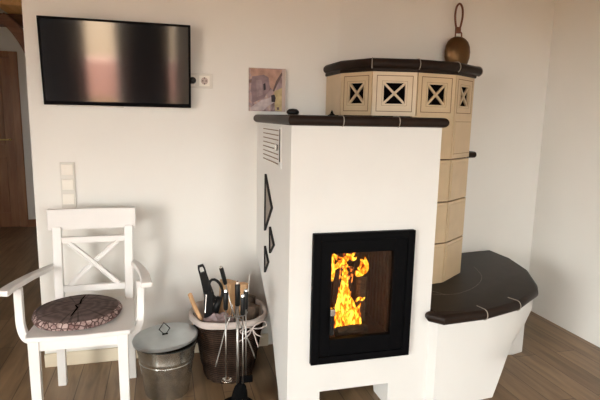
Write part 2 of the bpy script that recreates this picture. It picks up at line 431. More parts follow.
def cut(o, cutters):
    """bake boolean holes into the mesh"""
    for cb in cutters:
        me = bpy.data.meshes.new('c'); bmesh.ops.recalc_face_normals(cb, faces=cb.faces); cb.to_mesh(me); cb.free()
        c = bpy.data.objects.new('c', me); C.objects.link(c)
        md = o.modifiers.new('b', 'BOOLEAN'); md.object = c; md.operation = 'DIFFERENCE'; md.solver = 'EXACT'
        bpy.context.view_layer.update()
        dg = bpy.context.evaluated_depsgraph_get(); ev = o.evaluated_get(dg)
        nm = bpy.data.meshes.new_from_object(ev)
        o.modifiers.clear(); old = o.data; o.data = nm; bpy.data.meshes.remove(old)
        bpy.data.objects.remove(c); bpy.data.meshes.remove(me)

prof = [(SF, 0), (SF, 1.362), (0, 1.362), (0, .60), (-.10, .535), (-.185, .485), (-.305, .415), (-.41, .355), (-.50, .24), (-.57, .13), (-.63, .05), (-.65, 0)]
b = BM(); prismX(b, prof, SX0, SX1); body = obj('plastered_body', b, 'plaster')
FB = (.665, 1.085, .315, .855)      # firebox opening
c1 = BM(); box(c1, FB[0]-.015, FB[1]+.015, -.9, -.38, FB[2]-.02, FB[3]+.01)
c2 = BM(); box(c2, .681, 1.029, -.9, -.5, -.05, .131)
cut(body, [c1, c2]); under(stove, body)
body.data.materials.clear(); body.data.materials.append(M['plaster'])
md = body.modifiers.new('bevel', 'BEVEL'); md.width = .006; md.segments = 2; md.limit_method = 'ANGLE'; md.angle_limit = math.radians(60)

def slab(name, outline, z0, z1, over=.0, seg=6, m='dark_tile', closed_idx=None):
    """slab whose rim is a rounded bullnose"""
    b = BM(); n = len(outline)
    h = z1-z0; cx = sum(p[0] for p in outline)/n; cy = sum(p[1] for p in outline)/n
    # inward offset per vertex
    area = sum(outline[i][0]*outline[(i+1) % n][1]-outline[(i+1) % n][0]*outline[i][1] for i in range(n))
    sg = 1 if area > 0 else -1
    def off(d):
        out = []
        for i in range(n):
            p0, p1, p2 = V(outline[i-1]), V(outline[i]), V(outline[(i+1) % n])
            a = (p1-p0).normalized(); c = (p2-p1).normalized()
            na = V((-a.y, a.x))*sg; nc = V((-c.y, c.x))*sg
            bi = (na+nc); bi = bi/max(.3, bi.length_squared)*2
            out.append(p1+bi*d)
        return out
    rings = []
    rr = h/2
    for k in range(seg*2+1):
        a = -PI/2+PI*k/(seg*2)
        o_ = off(rr*.9*(1-math.cos(a)))
        rings.append([(p.x, p.y, z0+rr+rr*math.sin(a)) for p in o_])
    loft(b, rings)
    return obj(name, b, m, smooth='auto')

def joint(b, p, dx, dy, z0, z1, w=.0022):
    """thin grout ring following a bullnose at edge point p, inward direction (dx,dy)"""
    d = V((dx, dy, 0)).normalized(); rr = (z1-z0)/2+.0012; pts = []
    base = V((p[0], p[1], (z0+z1)/2))
    for k in range(13):
        a = -PI/2+PI*k/12
        pts.append(base + d*(rr*.9*(1-math.cos(a))-.001) + V((0, 0, rr*math.sin(a))))
    pts.append(pts[-1]+d*.05)
    tube(b, pts, w, 6)

ts = slab('top_slab', [(.502, -.845), (1.248, -.845), (1.248, -.40), (1.248, .015), (.502, -.0), (.502, -.5)], 1.362, 1.406)
under(stove, ts)
b = BM()
for x in (.745, 1.005):
    b = BM(); joint(b, (x, -.845), 0, 1, 1.362, 1.406); under(stove, obj('slab_grout', b, 'grout', smooth=True))

# tower
T = [(.932, .0), (.932, -.262), (1.03, -.455), (1.262, -.497), (1.508, -.457), (1.715, -.31), (1.765, .085)]
def inset(poly, d):
    out = []; n = len(poly)
    for i in range(n):
        p = V(poly[i])
        a = (V(poly[i])-V(poly[i-1])).normalized() if i else None
        c = (V(poly[i+1])-V(poly[i])).normalized() if i < n-1 else None
        na = V((-a.y, a.x)) if a else None; nc = V((-c.y, c.x)) if c else None
        if na is None: o_ = nc*d
        elif nc is None: o_ = na*d
        else:
            bi = na+nc; o_ = bi/bi.length_squared*2*d
        out.append(tuple(p+o_))
    return out
TI = inset(T, .014)
b = BM(); prism(b, TI, 1.407, 1.64); under(stove, obj('tower_core', b, 'dark'))  # black core puts the shade of the grille openings into colour
lowT = [(1.236, .026), (1.236, -.4975), T[4], T[5], T[6]]
def plate(p0, p1, z0, z1, t, b, hole=None, mi=0):
    """tile lying on the facet p0-p1 (front to the right of travel), thickness t inward"""
    a = V((p1[0]-p0[0], p1[1]-p0[1], 0)); L = a.length; a.normalize(); nrm = V((a.y, -a.x, 0)); o = V((p0[0], p0[1], 0))
    def P(u, z, d): return o + a*u + V((0, 0, z)) - nrm*d
    return L, P
def quadbox(b, P, u0, u1, z0, z1, d0, d1, mi=0):
    v = [b.verts.new(P(u, z, d)) for d in (d0, d1) for u, z in ((u0, z0), (u1, z0), (u1, z1), (u0, z1))]
    for f in ((0, 1, 2, 3), (7, 6, 5, 4), (0, 4, 5, 1), (1, 5, 6, 2), (2, 6, 7, 3), (3, 7, 4, 0)):
        fc = b.faces.new([v[i] for i in f]); fc.material_index = mi
def crown_tile(p0, p1, open_=True):
    b = BM(); L, P = plate(p0, p1, 0, 0, 0, b); z0, z1 = 1.412, 1.634; g = .0034
    u0, u1 = g, L-g; zc = (z0+z1)/2+.002
    if open_:
        hw = min(.056, L*.24); hh = .052
        c = L/2
        quadbox(b, P, u0, c-hw, z0, z1, 0, .012); quadbox(b, P, c+hw, u1, z0, z1, 0, .012)
        quadbox(b, P, c-hw, c+hw, z0, zc-hh, 0, .012); quadbox(b, P, c-hw, c+hw, zc+hh, z1, 0, .012)
        # X grille
        for s in (1, -1):
            A = P(c-hw, zc-s*hh, .004); B = P(c+hw, zc+s*hh, .004); t = (B-A).normalized(); nn = (P(0, 0, 1)-P(0, 0, 0))
            obox(b, (A+B)/2+nn*.006, t*((B-A).length/2), t.cross(nn).normalized()*.0055, nn*.006)
        # rounded inner corners (small chamfers)
        # grooves : two rectangular lines
        gm = 1
        for q, w in ((.66, .0036), (.36, .002)):
            mx = (c-hw-u0)*q if True else 0
            uu0, uu1 = c-hw-(c-hw-u0)*q, c+hw+(u1-c-hw)*q
            zz0, zz1 = zc-hh-(zc-hh-z0)*q, zc+hh+(z1-zc-hh)*q
            if q < .5: uu0, uu1, zz0, zz1 = c-hw-.010, c+hw+.010, zc-hh-.010, zc+hh+.010; w = .0012
            e = -.0006
            quadbox(b, P, uu0, uu1, zz0, zz0+w, e, .002, gm); quadbox(b, P, uu0, uu1, zz1-w, zz1, e, .002, gm)
            quadbox(b, P, uu0, uu0+w, zz0, zz1, e, .002, gm); quadbox(b, P, uu1-w, uu1, zz0, zz1, e, .002, gm)
    else:
        quadbox(b, P, u0, u1, z0, z1, 0, .012)
    return under(stove, obj('crown_tile', b, ['tile', 'tile_groove']))
for i in range(6): crown_tile(T[i], T[i+1], open_=(1 <= i <= 4))
def low_tile(p0, p1, z0, z1, groove=False):
    b = BM(); L, P = plate(p0, p1, 0, 0, 0, b); g = .0036
    quadbox(b, P, g, L-g, z0+g, z1-g, 0, .02)
    m = .02
    if L > .08: quadbox(b, P, m, L-m, z0+m, z1-m, -.0035, .001)
    if groove:
        for z in (z0+.03, z1-.03): quadbox(b, P, m, L-m, z-.0015, z+.0015, -.0042, .001, 1)
    return under(stove, obj('wall_tile', b, ['tile', 'tile_groove'], bevel=.0015))
LI = [(1.30, .03), (1.236, .026), (1.236, -.485), (1.50, -.44), (1.70, -.30), (1.745, .08)]
b = BM(); prism(b, LI, .47, 1.417); under(stove, obj('column_core', b, 'tile_groove'))
zz = [.487, .72, .9525, 1.185, 1.418]
pm = (1.236, -.501)
for k in range(4):
    low_tile(pm, T[4], zz[k], zz[k+1]); low_tile(T[4], T[5], zz[k], zz[k+1], groove=(k == 3)); low_tile(T[5], T[6], zz[k], zz[k+1])
# dark cap with bullnose
def outset_line(poly, d): return inset(poly, -d)
TO = outset_line(T, .020)
TO = [(TO[0][0], .0)] + TO[1:-1] + [(TO[-1][0], wy(TO[-1][0]))]
TO[5] = (TO[5][0]+.028, TO[5][1]+.012)
cap = slab('tower_cap', TO, 1.646, 1.698); under(stove, cap)
lip = outset_line(T, .008); lip = [(lip[0][0], .0)] + lip[1:-1] + [(lip[-1][0], wy(lip[-1][0]))]
b = BM(); prism(b, lip, 1.632, 1.650); under(stove, obj('cap_lip', b, 'dark_tile', bevel=.004))
cap_joints = []
for i in (2, 3, 4, 5):
    p0, p1, p2 = V(TO[i-1]), V(TO[i]), V(TO[i+1] if i+1 < len(TO) else TO[i])
    a = (p1-p0).normalized(); c = (p2-p1).normalized(); n_ = V((-a.y, a.x))+V((-c.y, c.x))
    if i == 2: continue
    b = BM(); joint(b, (p1.x, p1.y), n_.x, n_.y, 1.646, 1.698); under(stove, obj('cap_grout', b, 'grout', smooth=True))
b = BM(); joint(b, TO[2], .5, 1, 1.646, 1.698); under(stove, obj('cap_grout', b, 'grout', smooth=True))
# small ledge behind the tower
led = slab('side_ledge', [(1.74, -.0), (1.975, .0), (1.995, .03), (1.995, wy(1.995)), (1.74, wy(1.74))], 1.155, 1.195); under(stove, led)

# bench
BO = [(1.205, -.812), (1.200, -.842), (1.258, -.905), (1.50, -.888), (1.745, -.815), (1.975, -.668), (2.040, -.585), (2.178, -.335), (2.245, -.08), (2.240, wy(2.240)), (1.236, wy(1.24)), (1.236, -.812)]
bs = slab('bench_slab', BO, .438, .49); under(stove, bs)
b = BM(); joint(b, (1.50, -.888), -.2, 1, .438, .49)
under(stove, obj('bench_grout', b, 'grout', smooth=True)); b = BM(); joint(b, (1.745, -.815), -.4, 1, .438, .49)
under(stove, obj('bench_grout', b, 'grout', smooth=True)); b = BM()
arc = [(1.42, -.64), (1.38, -.58), (1.34, -.53)]
tube(b, [(x, y, .4895) for x, y in arc], .0010, 6)
under(stove, obj('bench_grout', b, 'grout', smooth=True)); b = BM()
arc = [(1.30, -.60), (1.47, -.64), (1.66, -.55), (1.80, -.40), (1.87, -.22)]
tube(b, [(x, y, .4895) for x, y in [(p.x, p.y) for p in spline([(x, y, 0) for x, y in arc], 4)]], .0009, 6)
under(stove, obj('bench_grout', b, 'grout', smooth=True))
# plastered bench body: lofted, right flank tapering in towards the floor
top = [(1.222, -.79), (1.252, -.86), (1.51, -.853), (1.74, -.795), (1.90, -.69), (2.02, -.58), (2.17, -.33), (2.24, -.08), (2.235, .13), (1.234, .02)]
def lerp(a, b_, t): return [(p[0]+(q[0]-p[0])*t, p[1]+(q[1]-p[1])*t) for p, q in zip(a, b_)]
bot = [(1.222, -.79), (1.252, -.86), (1.42, -.86), (1.60, -.845), (1.605, -.72), (1.58, -.58), (1.60, -.33), (1.62, -.08), (1.64, .06), (1.234, .02)]
b = BM(); rings = []
for z, t in ((.445, 0), (.34, 0), (.29, .08), (.21, .29), (.14, .51), (.07, .75), (0, 1)):
    rings.append([(x, y, z) for x, y in lerp(top, bot, t)])
loft(b, rings); under(stove, obj('bench_body', b, 'plaster', smooth='auto'))
b = BM(); prism(b, [(1.60, -.40), (2.02, -.46), (2.10, -.44), (2.16, -.2), (2.2, .10), (1.60, .06)], 0, .437); under(stove, obj('bench_pier', b, 'plaster', bevel=.004))

# fireplace insert
fr = BM()
fx0, fx1, fz0, fz1 = .628, 1.119, .278, .893
def frame(b, x0, x1, z0, z1, w, y0, y1, mi=0):
    ws = w if isinstance(w, tuple) else (w, w, w, w)   # left right bottom top
    box(b, x0, x0+ws[0], y0, y1, z0, z1, mi); box(b, x1-ws[1], x1, y0, y1, z0, z1, mi)
    box(b, x0+ws[0], x1-ws[1], y0, y1, z0, z0+ws[2], mi); box(b, x0+ws[0], x1-ws[1], y0, y1, z1-ws[3], z1, mi)
frame(fr, fx0, fx1, fz0, fz1, .035, -.835, -.806)
ins = under(stove, obj('insert_frame', fr, 'black_metal', bevel=.003))
def sub(o, parent):
    o.parent = parent; o.matrix_parent_inverse = (Matrix.Translation(stove.location).inverted()) @ Matrix.Translation((0, 0, 0))
    o.matrix_parent_inverse = (Matrix.Translation(stove.location) @ parent.matrix_parent_inverse).inverted() if False else Matrix.Identity(4)
    return o
b = BM(); frame(b, fx0+.036, fx1-.036, fz0+.036, fz1-.036, (.052, .064, .078, .058), -.828, -.80)
sub(obj('door_panel', b, 'black_metal', bevel=.002), ins)
gx0, gx1, gz0, gz1 = fx0+.036+.052, fx1-.036-.064, fz0+.036+.078, fz1-.036-.058
b = BM(); box(b, gx0-.005, gx1+.005, -.815, -.811, gz0-.005, gz1+.005); sub(obj('door_glass', b, 'glass'), ins)
b = BM(); box(b, .705, .723, -.868, -.852, .43, .525)
sub(obj('door_handle', b, 'black', bevel=.004), ins)
b = BM(); tube(b, [(.714, -.826, .542), (.714, -.862, .542)], .009, 14); box(b, .703, .726, -.872, -.850, .525, .556)
tag(sub(obj('handle_bracket', b, 'chrome', bevel=.002), ins), 'chrome handle bracket')
# firebox lining
fb = BM()
X0, X1, Y0, Y1, Z0, Z1 = .655, 1.095, -.797, -.392, .30, .86
box(fb, X0, X0+.02, Y0, Y1, Z0, Z1); box(fb, X1-.02, X1, Y0, Y1, Z0, Z1); box(fb, X0, X1, Y0, Y1, Z0, Z0+.035); box(fb, X0, X1, Y0, Y1, Z1-.02, Z1)
box(fb, X0, X1, Y1-.02, Y1, Z0, Z1)
n = 11
for i in range(n):
    x = X0+.03+(X1-X0-.06)*i/(n-1); box(fb, x-.011, x+.011, Y1-.034, Y1-.018, Z0+.04, Z1-.02)
for i in range(7):
    y = Y0+.12+(Y1-Y0-.16)*i/6; box(fb, X1-.034, X1-.018, y-.014, y+.014, Z0+.04, Z1-.02)
under(stove, obj('firebox_lining', fb, 'brick', bevel=.003))

# side vents
vx = SX0
b = BM()
y0, y1, z0, z1 = -.635, -.185, 1.160, 1.350
box(b, vx-.006, vx+.004, y0, y1, z0, z1)
vf = under(stove, obj('vent_grille', b, 'plaster', bevel=.002))
b = BM()
for i in range(8):
    z = z0+.018+(z1-z0-.035)*i/7
    obox(b, (vx-.007, (y0+y1)/2, z), (.0015, 0, 0), (0, (y1-y0)/2-.045, 0), (0, 0, .0022))
sub(obj('slot', b, 'tile_groove'), vf); tag(vf.children[0], 'dark louvre slots')
b = BM(); obox(b, (vx-.0075, y0+.012, (z0+z1)/2+.01), (.0015, 0, 0), (0, .004, 0), (0, 0, (z1-z0)/2-.02)); sub(obj('slide_track', b, 'black_metal'), vf)
b = BM(); obox(b, (vx-.014, y0+.05, 1.255), (.008, 0, 0), (0, .014, 0), (0, 0, .014)); sub(obj('slider_knob', b, 'chrome', bevel=.003), vf)
for tri in (((-.292, 1.098), (-.462, .946), (-.288, .792)), ((-.418, .842), (-.518, .770), (-.424, .703)), ((-.292, .709), (-.388, .646), (-.297, .562))):
    c = V((sum(p[0] for p in tri)/3, sum(p[1] for p in tri)/3))
    tin = [tuple(V(p)+(c-V(p))*.06) for p in tri]
    b = BM()
    for i in range(3):
        j = (i+1) % 3
        A, B, A2, B2 = tri[i], tri[j], tin[i], tin[j]
        vs = [b.verts.new((x, p[0], p[1])) for x in (vx-.012, vx+.003) for p in (A, B, B2, A2)]
        for f in ((0, 1, 2, 3), (7, 6, 5, 4), (0, 4, 5, 1), (1, 5, 6, 2), (2, 6, 7, 3), (3, 7, 4, 0)): b.faces.new([vs[k] for k in f])
    to = under(stove, obj('triangle_vent', b, 'matt_black'))
    b = BM(); prismX(b, tin, vx-.004, vx+.002); sub(obj('vent_mesh', b, 'vent'), to)

# ------------------------------------------------------------------ fire
def log(name, a, c, r, m, label, cat='firewood', group=None, seed=0, parts=False):
    a, c = V(a), V(c); b = BM(); n = 12
    pts = [a.lerp(c, i/6) for i in range(7)]
    rings = []
    for i, (p, t, s, u) in enumerate(frames(pts)):
        rings.append([p+(s*math.cos(2*PI*k/n)+u*math.sin(2*PI*k/n))*r*(1+.22*noise.noise(V((k*.9+seed, i*.35, seed*2.3)))) for k in range(n)])
    loft(b, rings)
    return tag(obj(name, b, m, smooth='auto'), label, cat, group)
log('burning_log', (.78, -.50, .372), (1.00, -.47, .372), .032, 'ember', 'glowing log lying flat on the firebox floor, at the back of the flames', seed=1)
log('burning_log', (.79, -.71, .368), (.95, -.70, .368), .028, 'log', 'charred log lying at the front of the firebox floor', seed=2)
log('burning_log', (.85, -.60, .375), (.88, -.585, .66), .033, 'ember', 'upright burning log standing inside the column of flames', seed=4)
log('burning_log', (.955, -.60, .375), (.965, -.575, .60), .028, 'log', 'dark leaning log to the right of the flames behind the stove glass', seed=6)

def tongue(b, pts, r, n=9, flat=.6):
    P = spline(pts, 6); m = len(P); rings = []
    for i, (p, t, s, u) in enumerate(frames(P)):
        x = i/(m-1); rr = r*(math.sin(PI*min(1, .12+x*.88))**.75+.02)
        rings.append([p+V(((s*math.cos(2*PI*k/n)+u*math.sin(2*PI*k/n)).x*rr, (s*math.cos(2*PI*k/n)+u*math.sin(2*PI*k/n)).y*rr*flat, (s*math.cos(2*PI*k/n)+u*math.sin(2*PI*k/n)).z*rr))*(1+.35*noise.noise(V((k*.8, i*.4, r*900)))) if False else
                      p+(s*math.cos(2*PI*k/n)+u*math.sin(2*PI*k/n))*rr*(1+.4*noise.noise(p*40+V((k*.7, 0, i*.3)))) for k in range(n)])
    loft(b, rings)
b = BM(); rnd = random.Random(11)
# column of flame rising off the logs: wide at its foot, narrow at its top
for x0, xt, z0, h, r in ((.812, .826, .365, .13, .014), (.822, .834, .37, .21, .016), (.838, .840, .37, .28, .017), (.858, .846, .365, .27, .018), (.875, .858, .37, .20, .016),
                         (.893, .872, .365, .17, .015), (.908, .898, .37, .11, .013), (.850, .838, .46, .20, .015), (.865, .852, .44, .16, .013), (.800, .803, .365, .07, .011)):
    y = -.69+.05*rnd.random(); sw = rnd.uniform(-.014, .014)
    tongue(b, [(x0, y, z0), (x0+sw, y, z0+h*.35), ((x0+xt)/2-sw*.8, y+.01, z0+h*.7), (xt+sw*.3, y+.015, z0+h)], r)
# curls rolling under the roof of the firebox
curls = [([(.765, -.69, .625), (.768, -.69, .68), (.762, -.69, .73), (.778, -.69, .765)], .014),
         ([(.768, -.68, .675), (.79, -.69, .70), (.82, -.69, .715), (.85, -.68, .75)], .014),
         ([(.772, -.70, .755), (.795, -.69, .735), (.82, -.69, .725), (.845, -.68, .700)], .013),
         ([(.80, -.68, .69), (.83, -.68, .725), (.86, -.68, .74), (.89, -.67, .755)], .014),
         ([(.82, -.69, .755), (.845, -.69, .745), (.875, -.68, .725), (.895, -.68, .735)], .011),
         ([(.885, -.69, .660), (.905, -.68, .650), (.93, -.68, .660), (.945, -.68, .690), (.935, -.68, .735)], .017),
         ([(.905, -.67, .67), (.925, -.67, .68), (.93, -.67, .705), (.915, -.67, .72)], .013),
         ([(.905, -.66, .50), (.92, -.66, .515), (.94, -.66, .51), (.955, -.66, .52)], .008),
         ([(.90, -.68, .40), (.915, -.68, .43), (.91, -.68, .47), (.925, -.68, .50)], .010),
         ([(.825, -.68, .62), (.84, -.68, .655), (.835, -.68, .68), (.85, -.68, .70)], .010)]
for cpts, r in curls: tongue(b, cpts, r)
tag(obj('flames', b, 'flame', smooth=True), 'yellow and orange flames burning behind the stove glass', 'fire', kind='stuff')

# ------------------------------------------------------------------ television
tv = empty('television', (-.21, -.05, 1.647)); tag(tv, 'black flat screen television mounted on the white wall', 'television')
tx0, tx1, tz0, tz1 = -.575, .152, 1.433, 1.855
# built from the photo's plane at y = -.05 with the wall bracket behind
b = BM(); box(b, tx0, tx1, -.05, -.012, tz0+.012, tz1-.0); box(b, tx0, tx1, -.053, -.03, tz0, tz1)
under(tv, obj('casing', b, 'black_metal', bevel=.003))
b = BM(); box(b, tx0+.012, tx1-.012, -.0545, -.052, tz0+.020, tz1-.012); under(tv, obj('screen', b, 'black_gloss'))
b = BM(); box(b, tx0+.06, tx0+.38, -.046, -.020, tz0-.006, tz0+.001); under(tv, obj('speaker_strip', b, 'steel'))
for o_ in tv.children:
    for v in o_.data.vertices:
        v.co.y -= (v.co.z-1.431)*.125
b = BM(); box(b, -.30, -.12, -.055, -.001, 1.56, 1.74); under(tv, obj('wall_mount', b, 'black_metal'))

# ------------------------------------------------------------------ sockets and switches
ws = empty('wall_socket', (.215, 0, 1.581)); tag(ws, 'white double wall socket beside the right edge of the television', 'socket')
b = BM(); box(b, .105, .272, -.009, -.0005, 1.541, 1.621); under(ws, obj('cover_frame', b, 'switch_frame', bevel=.002))
for cx in (.15, .228):
    b = BM(); box(b, cx-.028, cx+.028, -.0115, -.008, 1.553, 1.609); so = under(ws, obj('socket_insert', b, 'plastic', bevel=.001))
    b = BM()
    tube(b, [(cx, -.0125, 1.581), (cx, -.010, 1.581)], .019, 24); o = obj('socket_recess', b, 'canvas_edge'); o.parent = so
    b = BM()
    for dx, dz in ((-.009, 0), (.009, 0), (0, .016), (0, -.016)): tube(b, [(cx+dx, -.0135, 1.581+dz), (cx+dx, -.012, 1.581+dz)], .0032, 10)
    o = obj('contact_hole', b, 'matt_black'); o.parent = so
b = BM(); lathe(b, [(.017, 0), (.019, .006), (.016, .03), (.009, .036)], (0, 0, 0), 20)
for v in b.verts: v.co = V((v.co.x+.164, -.0135-v.co.z, v.co.y+1.581))
tube(b, [(.158, -.04, 1.581), (.13, -.042, 1.578), (.10, -.03, 1.575)], .004, 8)
tag(obj('power_plug', b, 'black', smooth='auto'), 'black power plug in the socket half hidden by the television', 'plug')

sw = empty('light_switch', (-.49, 0, .94)); tag(sw, 'tall white column of light switches on the wall above the armchair', 'switch')
b = BM(); box(b, -.527, -.455, -.009, -.0005, .82, 1.137); under(sw, obj('cover_frame', b, 'switch_frame', bevel=.002))
for k in range(4):
    zc = 1.098-k*.0785; b = BM(); box(b, -.519, -.463, -.014, -.008, zc-.028, zc+.028); under(sw, obj('rocker', b, 'plastic', bevel=.002))

# ------------------------------------------------------------------ painting and small things on the ledge
pt = empty('painting', (.576, -.0, 1.545)); tag(pt, 'small abstract pink and mauve canvas painting on the wall above the stove ledge', 'painting')
b = BM(); box(b, .474, .680, -.026, -.001, 1.425, 1.662); cv = under(pt, obj('canvas', b, 'paint'))
b = BM(); box(b, .661, .681, -.0275, -.001, 1.424, 1.663); o = obj('painted_margin', b, 'canvas_edge'); under(pt, o); tag(o, 'pale margin strip')
def patch(pts, d, mi, b):
    q = [(.474+(x-80)/205*.206, 1.662-(y-80)/250*.237) for x, y in pts]
    loft(b, [[(x, -.0255, z) for x, z in q], [(x, -.0262-d, z) for x, z in q]], mi=mi)
b = BM()
patch([(84, 84), (266, 84), (255, 122), (214, 205), (198, 190), (188, 132), (90, 126)], .0002, 0, b)
patch([(95, 130), (160, 118), (186, 130), (196, 195), (165, 252), (100, 282), (88, 200)], .0004, 1, b)
patch([(118, 150), (150, 146), (156, 235), (122, 250)], .0006, 6, b)
patch([(158, 172), (170, 165), (173, 203), (161, 210)], .0008, 2, b)
patch([(84, 312), (150, 265), (212, 244), (226, 276), (190, 296), (160, 326), (84, 328)], .0005, 3, b)
patch([(222, 212), (266, 190), (268, 328), (228, 328), (224, 280)], .0006, 4, b)
patch([(262, 100), (268, 112), (240, 168), (220, 215), (213, 208), (232, 150)], .0008, 5, b)
patch([(204, 236), (222, 230), (230, 250), (226, 276), (206, 274)], .0009, 2, b)
patch([(236, 306), (250, 304), (252, 320), (238, 322)], .0009, 5, b)
under(pt, obj('brushwork', b, ['peach_paint', 'mauve_paint', 'dark_paint', 'white_paint', 'yellow_paint', 'brown_paint', 'grey_paint']))
b = BM(); lathe(b, [(.001, 0), (.024, .001), (.031, .010), (.030, .018), (.020, .027), (.001, .030)], (0, 0, 0), 24)
for v in b.verts: v.co = V((v.co.x*1.0+.607, v.co.y*.8-.50, v.co.z*1.0+1.4065))
tag(obj('pebble', b, 'black', smooth=True), 'small black rounded object on the stove ledge beside the painting', 'ornament')
b = BM(); lathe(b, [(.017, 0), (.017, .006), (.009, .012), (.006, .020), (.001, .030)], (.872, -.30, 1.4065), 12)
tag(obj('cone_ornament', b, 'black_metal', smooth='auto'), 'tiny dark pointed ornament on the ledge at the tile crown foot', 'ornament')

# ------------------------------------------------------------------ bell on the wall
bx, by = 1.805, wy(1.79)-.055
bell = empty('hanging_bell', (bx, by, 1.75)); tag(bell, 'bulbous bronze bell hanging by a leather loop on the wall above the tile crown', 'bell')
b = BM(); R = .088
prof_ = [(.001, .102), (.025, .100), (.050, .089), (.070, .070), (.083, .042), (.088, .008), (.086, -.028), (.074, -.065), (.055, -.085)]
lathe(b, [(r, z) for r, z in reversed(prof_)], (0, 0, 0), 32)
for v in b.verts: v.co = V((v.co.x+bx, v.co.y*.5+by, v.co.z+1.812))
under(bell, obj('bell_body', b, 'copper', smooth='auto'))
b = BM(); tube(b, spline([(bx-.022, by, 1.902), (bx-.02, by, 1.935), (bx, by, 1.942), (bx+.02, by, 1.935), (bx+.022, by, 1.902)], 4), .0045, 8); under(bell, obj('staple', b, 'leather', smooth=True))
b = BM(); ys = by+.01
tube(b, spline([(bx+.004, ys, 1.945), (bx+.018, ys, 1.985), (bx+.026, ys, 2.04), (bx+.020, ys, 2.09), (bx, ys, 2.112), (bx-.020, ys, 2.09), (bx-.026, ys, 2.04), (bx-.018, ys, 1.985), (bx-.004, ys, 1.945)], 5), .0065, 8)
box(b, bx-.016, bx+.016, ys-.008, ys+.008, 1.935, 1.972)
under(bell, obj('strap', b, 'leather', smooth='auto'))

# ------------------------------------------------------------------ armchair
ch = empty('armchair', (-.36, -.43, 0)); tag(ch, 'white painted wooden armchair with crossed back bars against the wall', 'chair')
cxm = -.365
def legbox(name, xc, yc, w, d, z0, z1, xt=None, yt=None, wt=None):
    b = BM(); xt = xc if xt is None else xt; yt = yc if yt is None else yt; wt = wt or w
    loft(b, [[(xc-w/2, yc-d/2, z0), (xc+w/2, yc-d/2, z0), (xc+w/2, yc+d/2, z0), (xc-w/2, yc+d/2, z0)], [(xt-wt/2, yt-d/2, z1), (xt+wt/2, yt-d/2, z1), (xt+wt/2, yt+d/2, z1), (xt-wt/2, yt+d/2, z1)]])
    return under(ch, obj(name, b, 'white', bevel=.003))
legbox('leg', -.552, -.64, .038, .036, 0, .432, wt=.044); legbox('leg', -.192, -.64, .038, .036, 0, .432, wt=.046)
legbox('leg', -.53, -.225, .040, .034, 0, .436, xt=-.522, yt=-.245); legbox('leg', -.185, -.225, .040, .034, 0, .436, xt=-.187, yt=-.245)
def post(xb, xt):
    b = BM(); P = spline([(xb, -.245, .42), (xb*.5+xt*.5, -.235, .60), (xt, -.20, .83)], 5); strip(b, P, .040, .036, (0, 1, 0)); return under(ch, obj('back_post', b, 'white', bevel=.003))
post(-.514, -.519); post(-.187, -.180)
def bar(name, xa, xb, z, h, y, d, bow=0):
    b = BM(); rings = []
    for k in range(9):
        t = k/8; x = xa+(xb-xa)*t; yy = y+bow*4*t*(1-t)
        rings.append([(x, yy-d/2, z-h/2), (x, yy+d/2, z-h/2), (x, yy+d/2, z+h/2), (x, yy-d/2, z+h/2)])
    loft(b, rings); return under(ch, obj(name, b, 'white', bevel=.004))
bar('top_rail', -.562, -.144, .868, .106, -.195, .028, .012)
bar('back_rail', -.511, -.196, .766, .032, -.213, .02); bar('back_rail', -.505, -.203, .522, .034, -.243, .02)
for s in (1, -1):
    b = BM(); x0, x1 = cxm-.115*s+.013, cxm+.115*s+.013
    z0_, z1_ = .538, .752
    P = spline([(x0, -.243, z0_), ((x0+x1)/2-.012*s, -.228+.004*s, .638), (x1, -.215, z1_)], 6)
    strip(b, P, .024, .014, (0, 1, 0))
    for q_ in (-1, 1): strip(b, [p+V((.007*q_, -.009, .005*q_*-s)) for p in P], .006, .006, (0, 1, 0))
    under(ch, obj('cross_bar', b, 'white', bevel=.002))
b = BM(); seat = [(-.588, -.625), (-.578, -.664), (-.36, -.680), (-.160, -.668), (-.142, -.63), (-.150, -.40), (-.163, -.225), (-.20, -.222), (-.51, -.222), (-.55, -.225), (-.57, -.40)]
prism(b, seat, .433, .455); under(ch, obj('seat', b, 'white', bevel=.006))
b = BM(); box(b, -.54, -.204, -.652, -.632, .385, .433); box(b, -.54, -.204, -.25, -.232, .385, .433)
strip(b, [(-.562, -.62, .409), (-.525, -.26, .409)], .018, .048); strip(b, [(-.182, -.62, .409), (-.187, -.26, .409)], .018, .048)
strip(b, [(-.545, -.60, .395), (-.50, -.64, .395)], .016, .03)
under(ch, obj('apron', b, 'white', bevel=.002))
for s, pts, xs in ((-1, [(-.540, -.205, .634), (-.570, -.30, .640), (-.610, -.42, .644), (-.650, -.53, .640), (-.672, -.600, .634)], [(-.630, -.52, .632), (-.630, -.52, .54), (-.624, -.535, .46), (-.605, -.545, .41), (-.570, -.55, .395)]),
                   (1, [(-.170, -.205, .632), (-.140, -.30, .640), (-.110, -.42, .644), (-.092, -.53, .640), (-.086, -.60, .632)], [(-.116, -.52, .632), (-.116, -.52, .54), (-.120, -.535, .46), (-.135, -.545, .41), (-.165, -.55, .395)])):
    b = BM(); P = spline(pts, 5); n_ = len(P); strip(b, P, [.030+.022*(k/(n_-1)) for k in range(n_)], .026)
    under(ch, obj('armrest', b, 'white', bevel=.005, smooth='auto'))
    b = BM(); strip(b, spline(xs, 5), .034, .032, (0, 1, 0)); under(ch, obj('arm_support', b, 'white', bevel=.004))

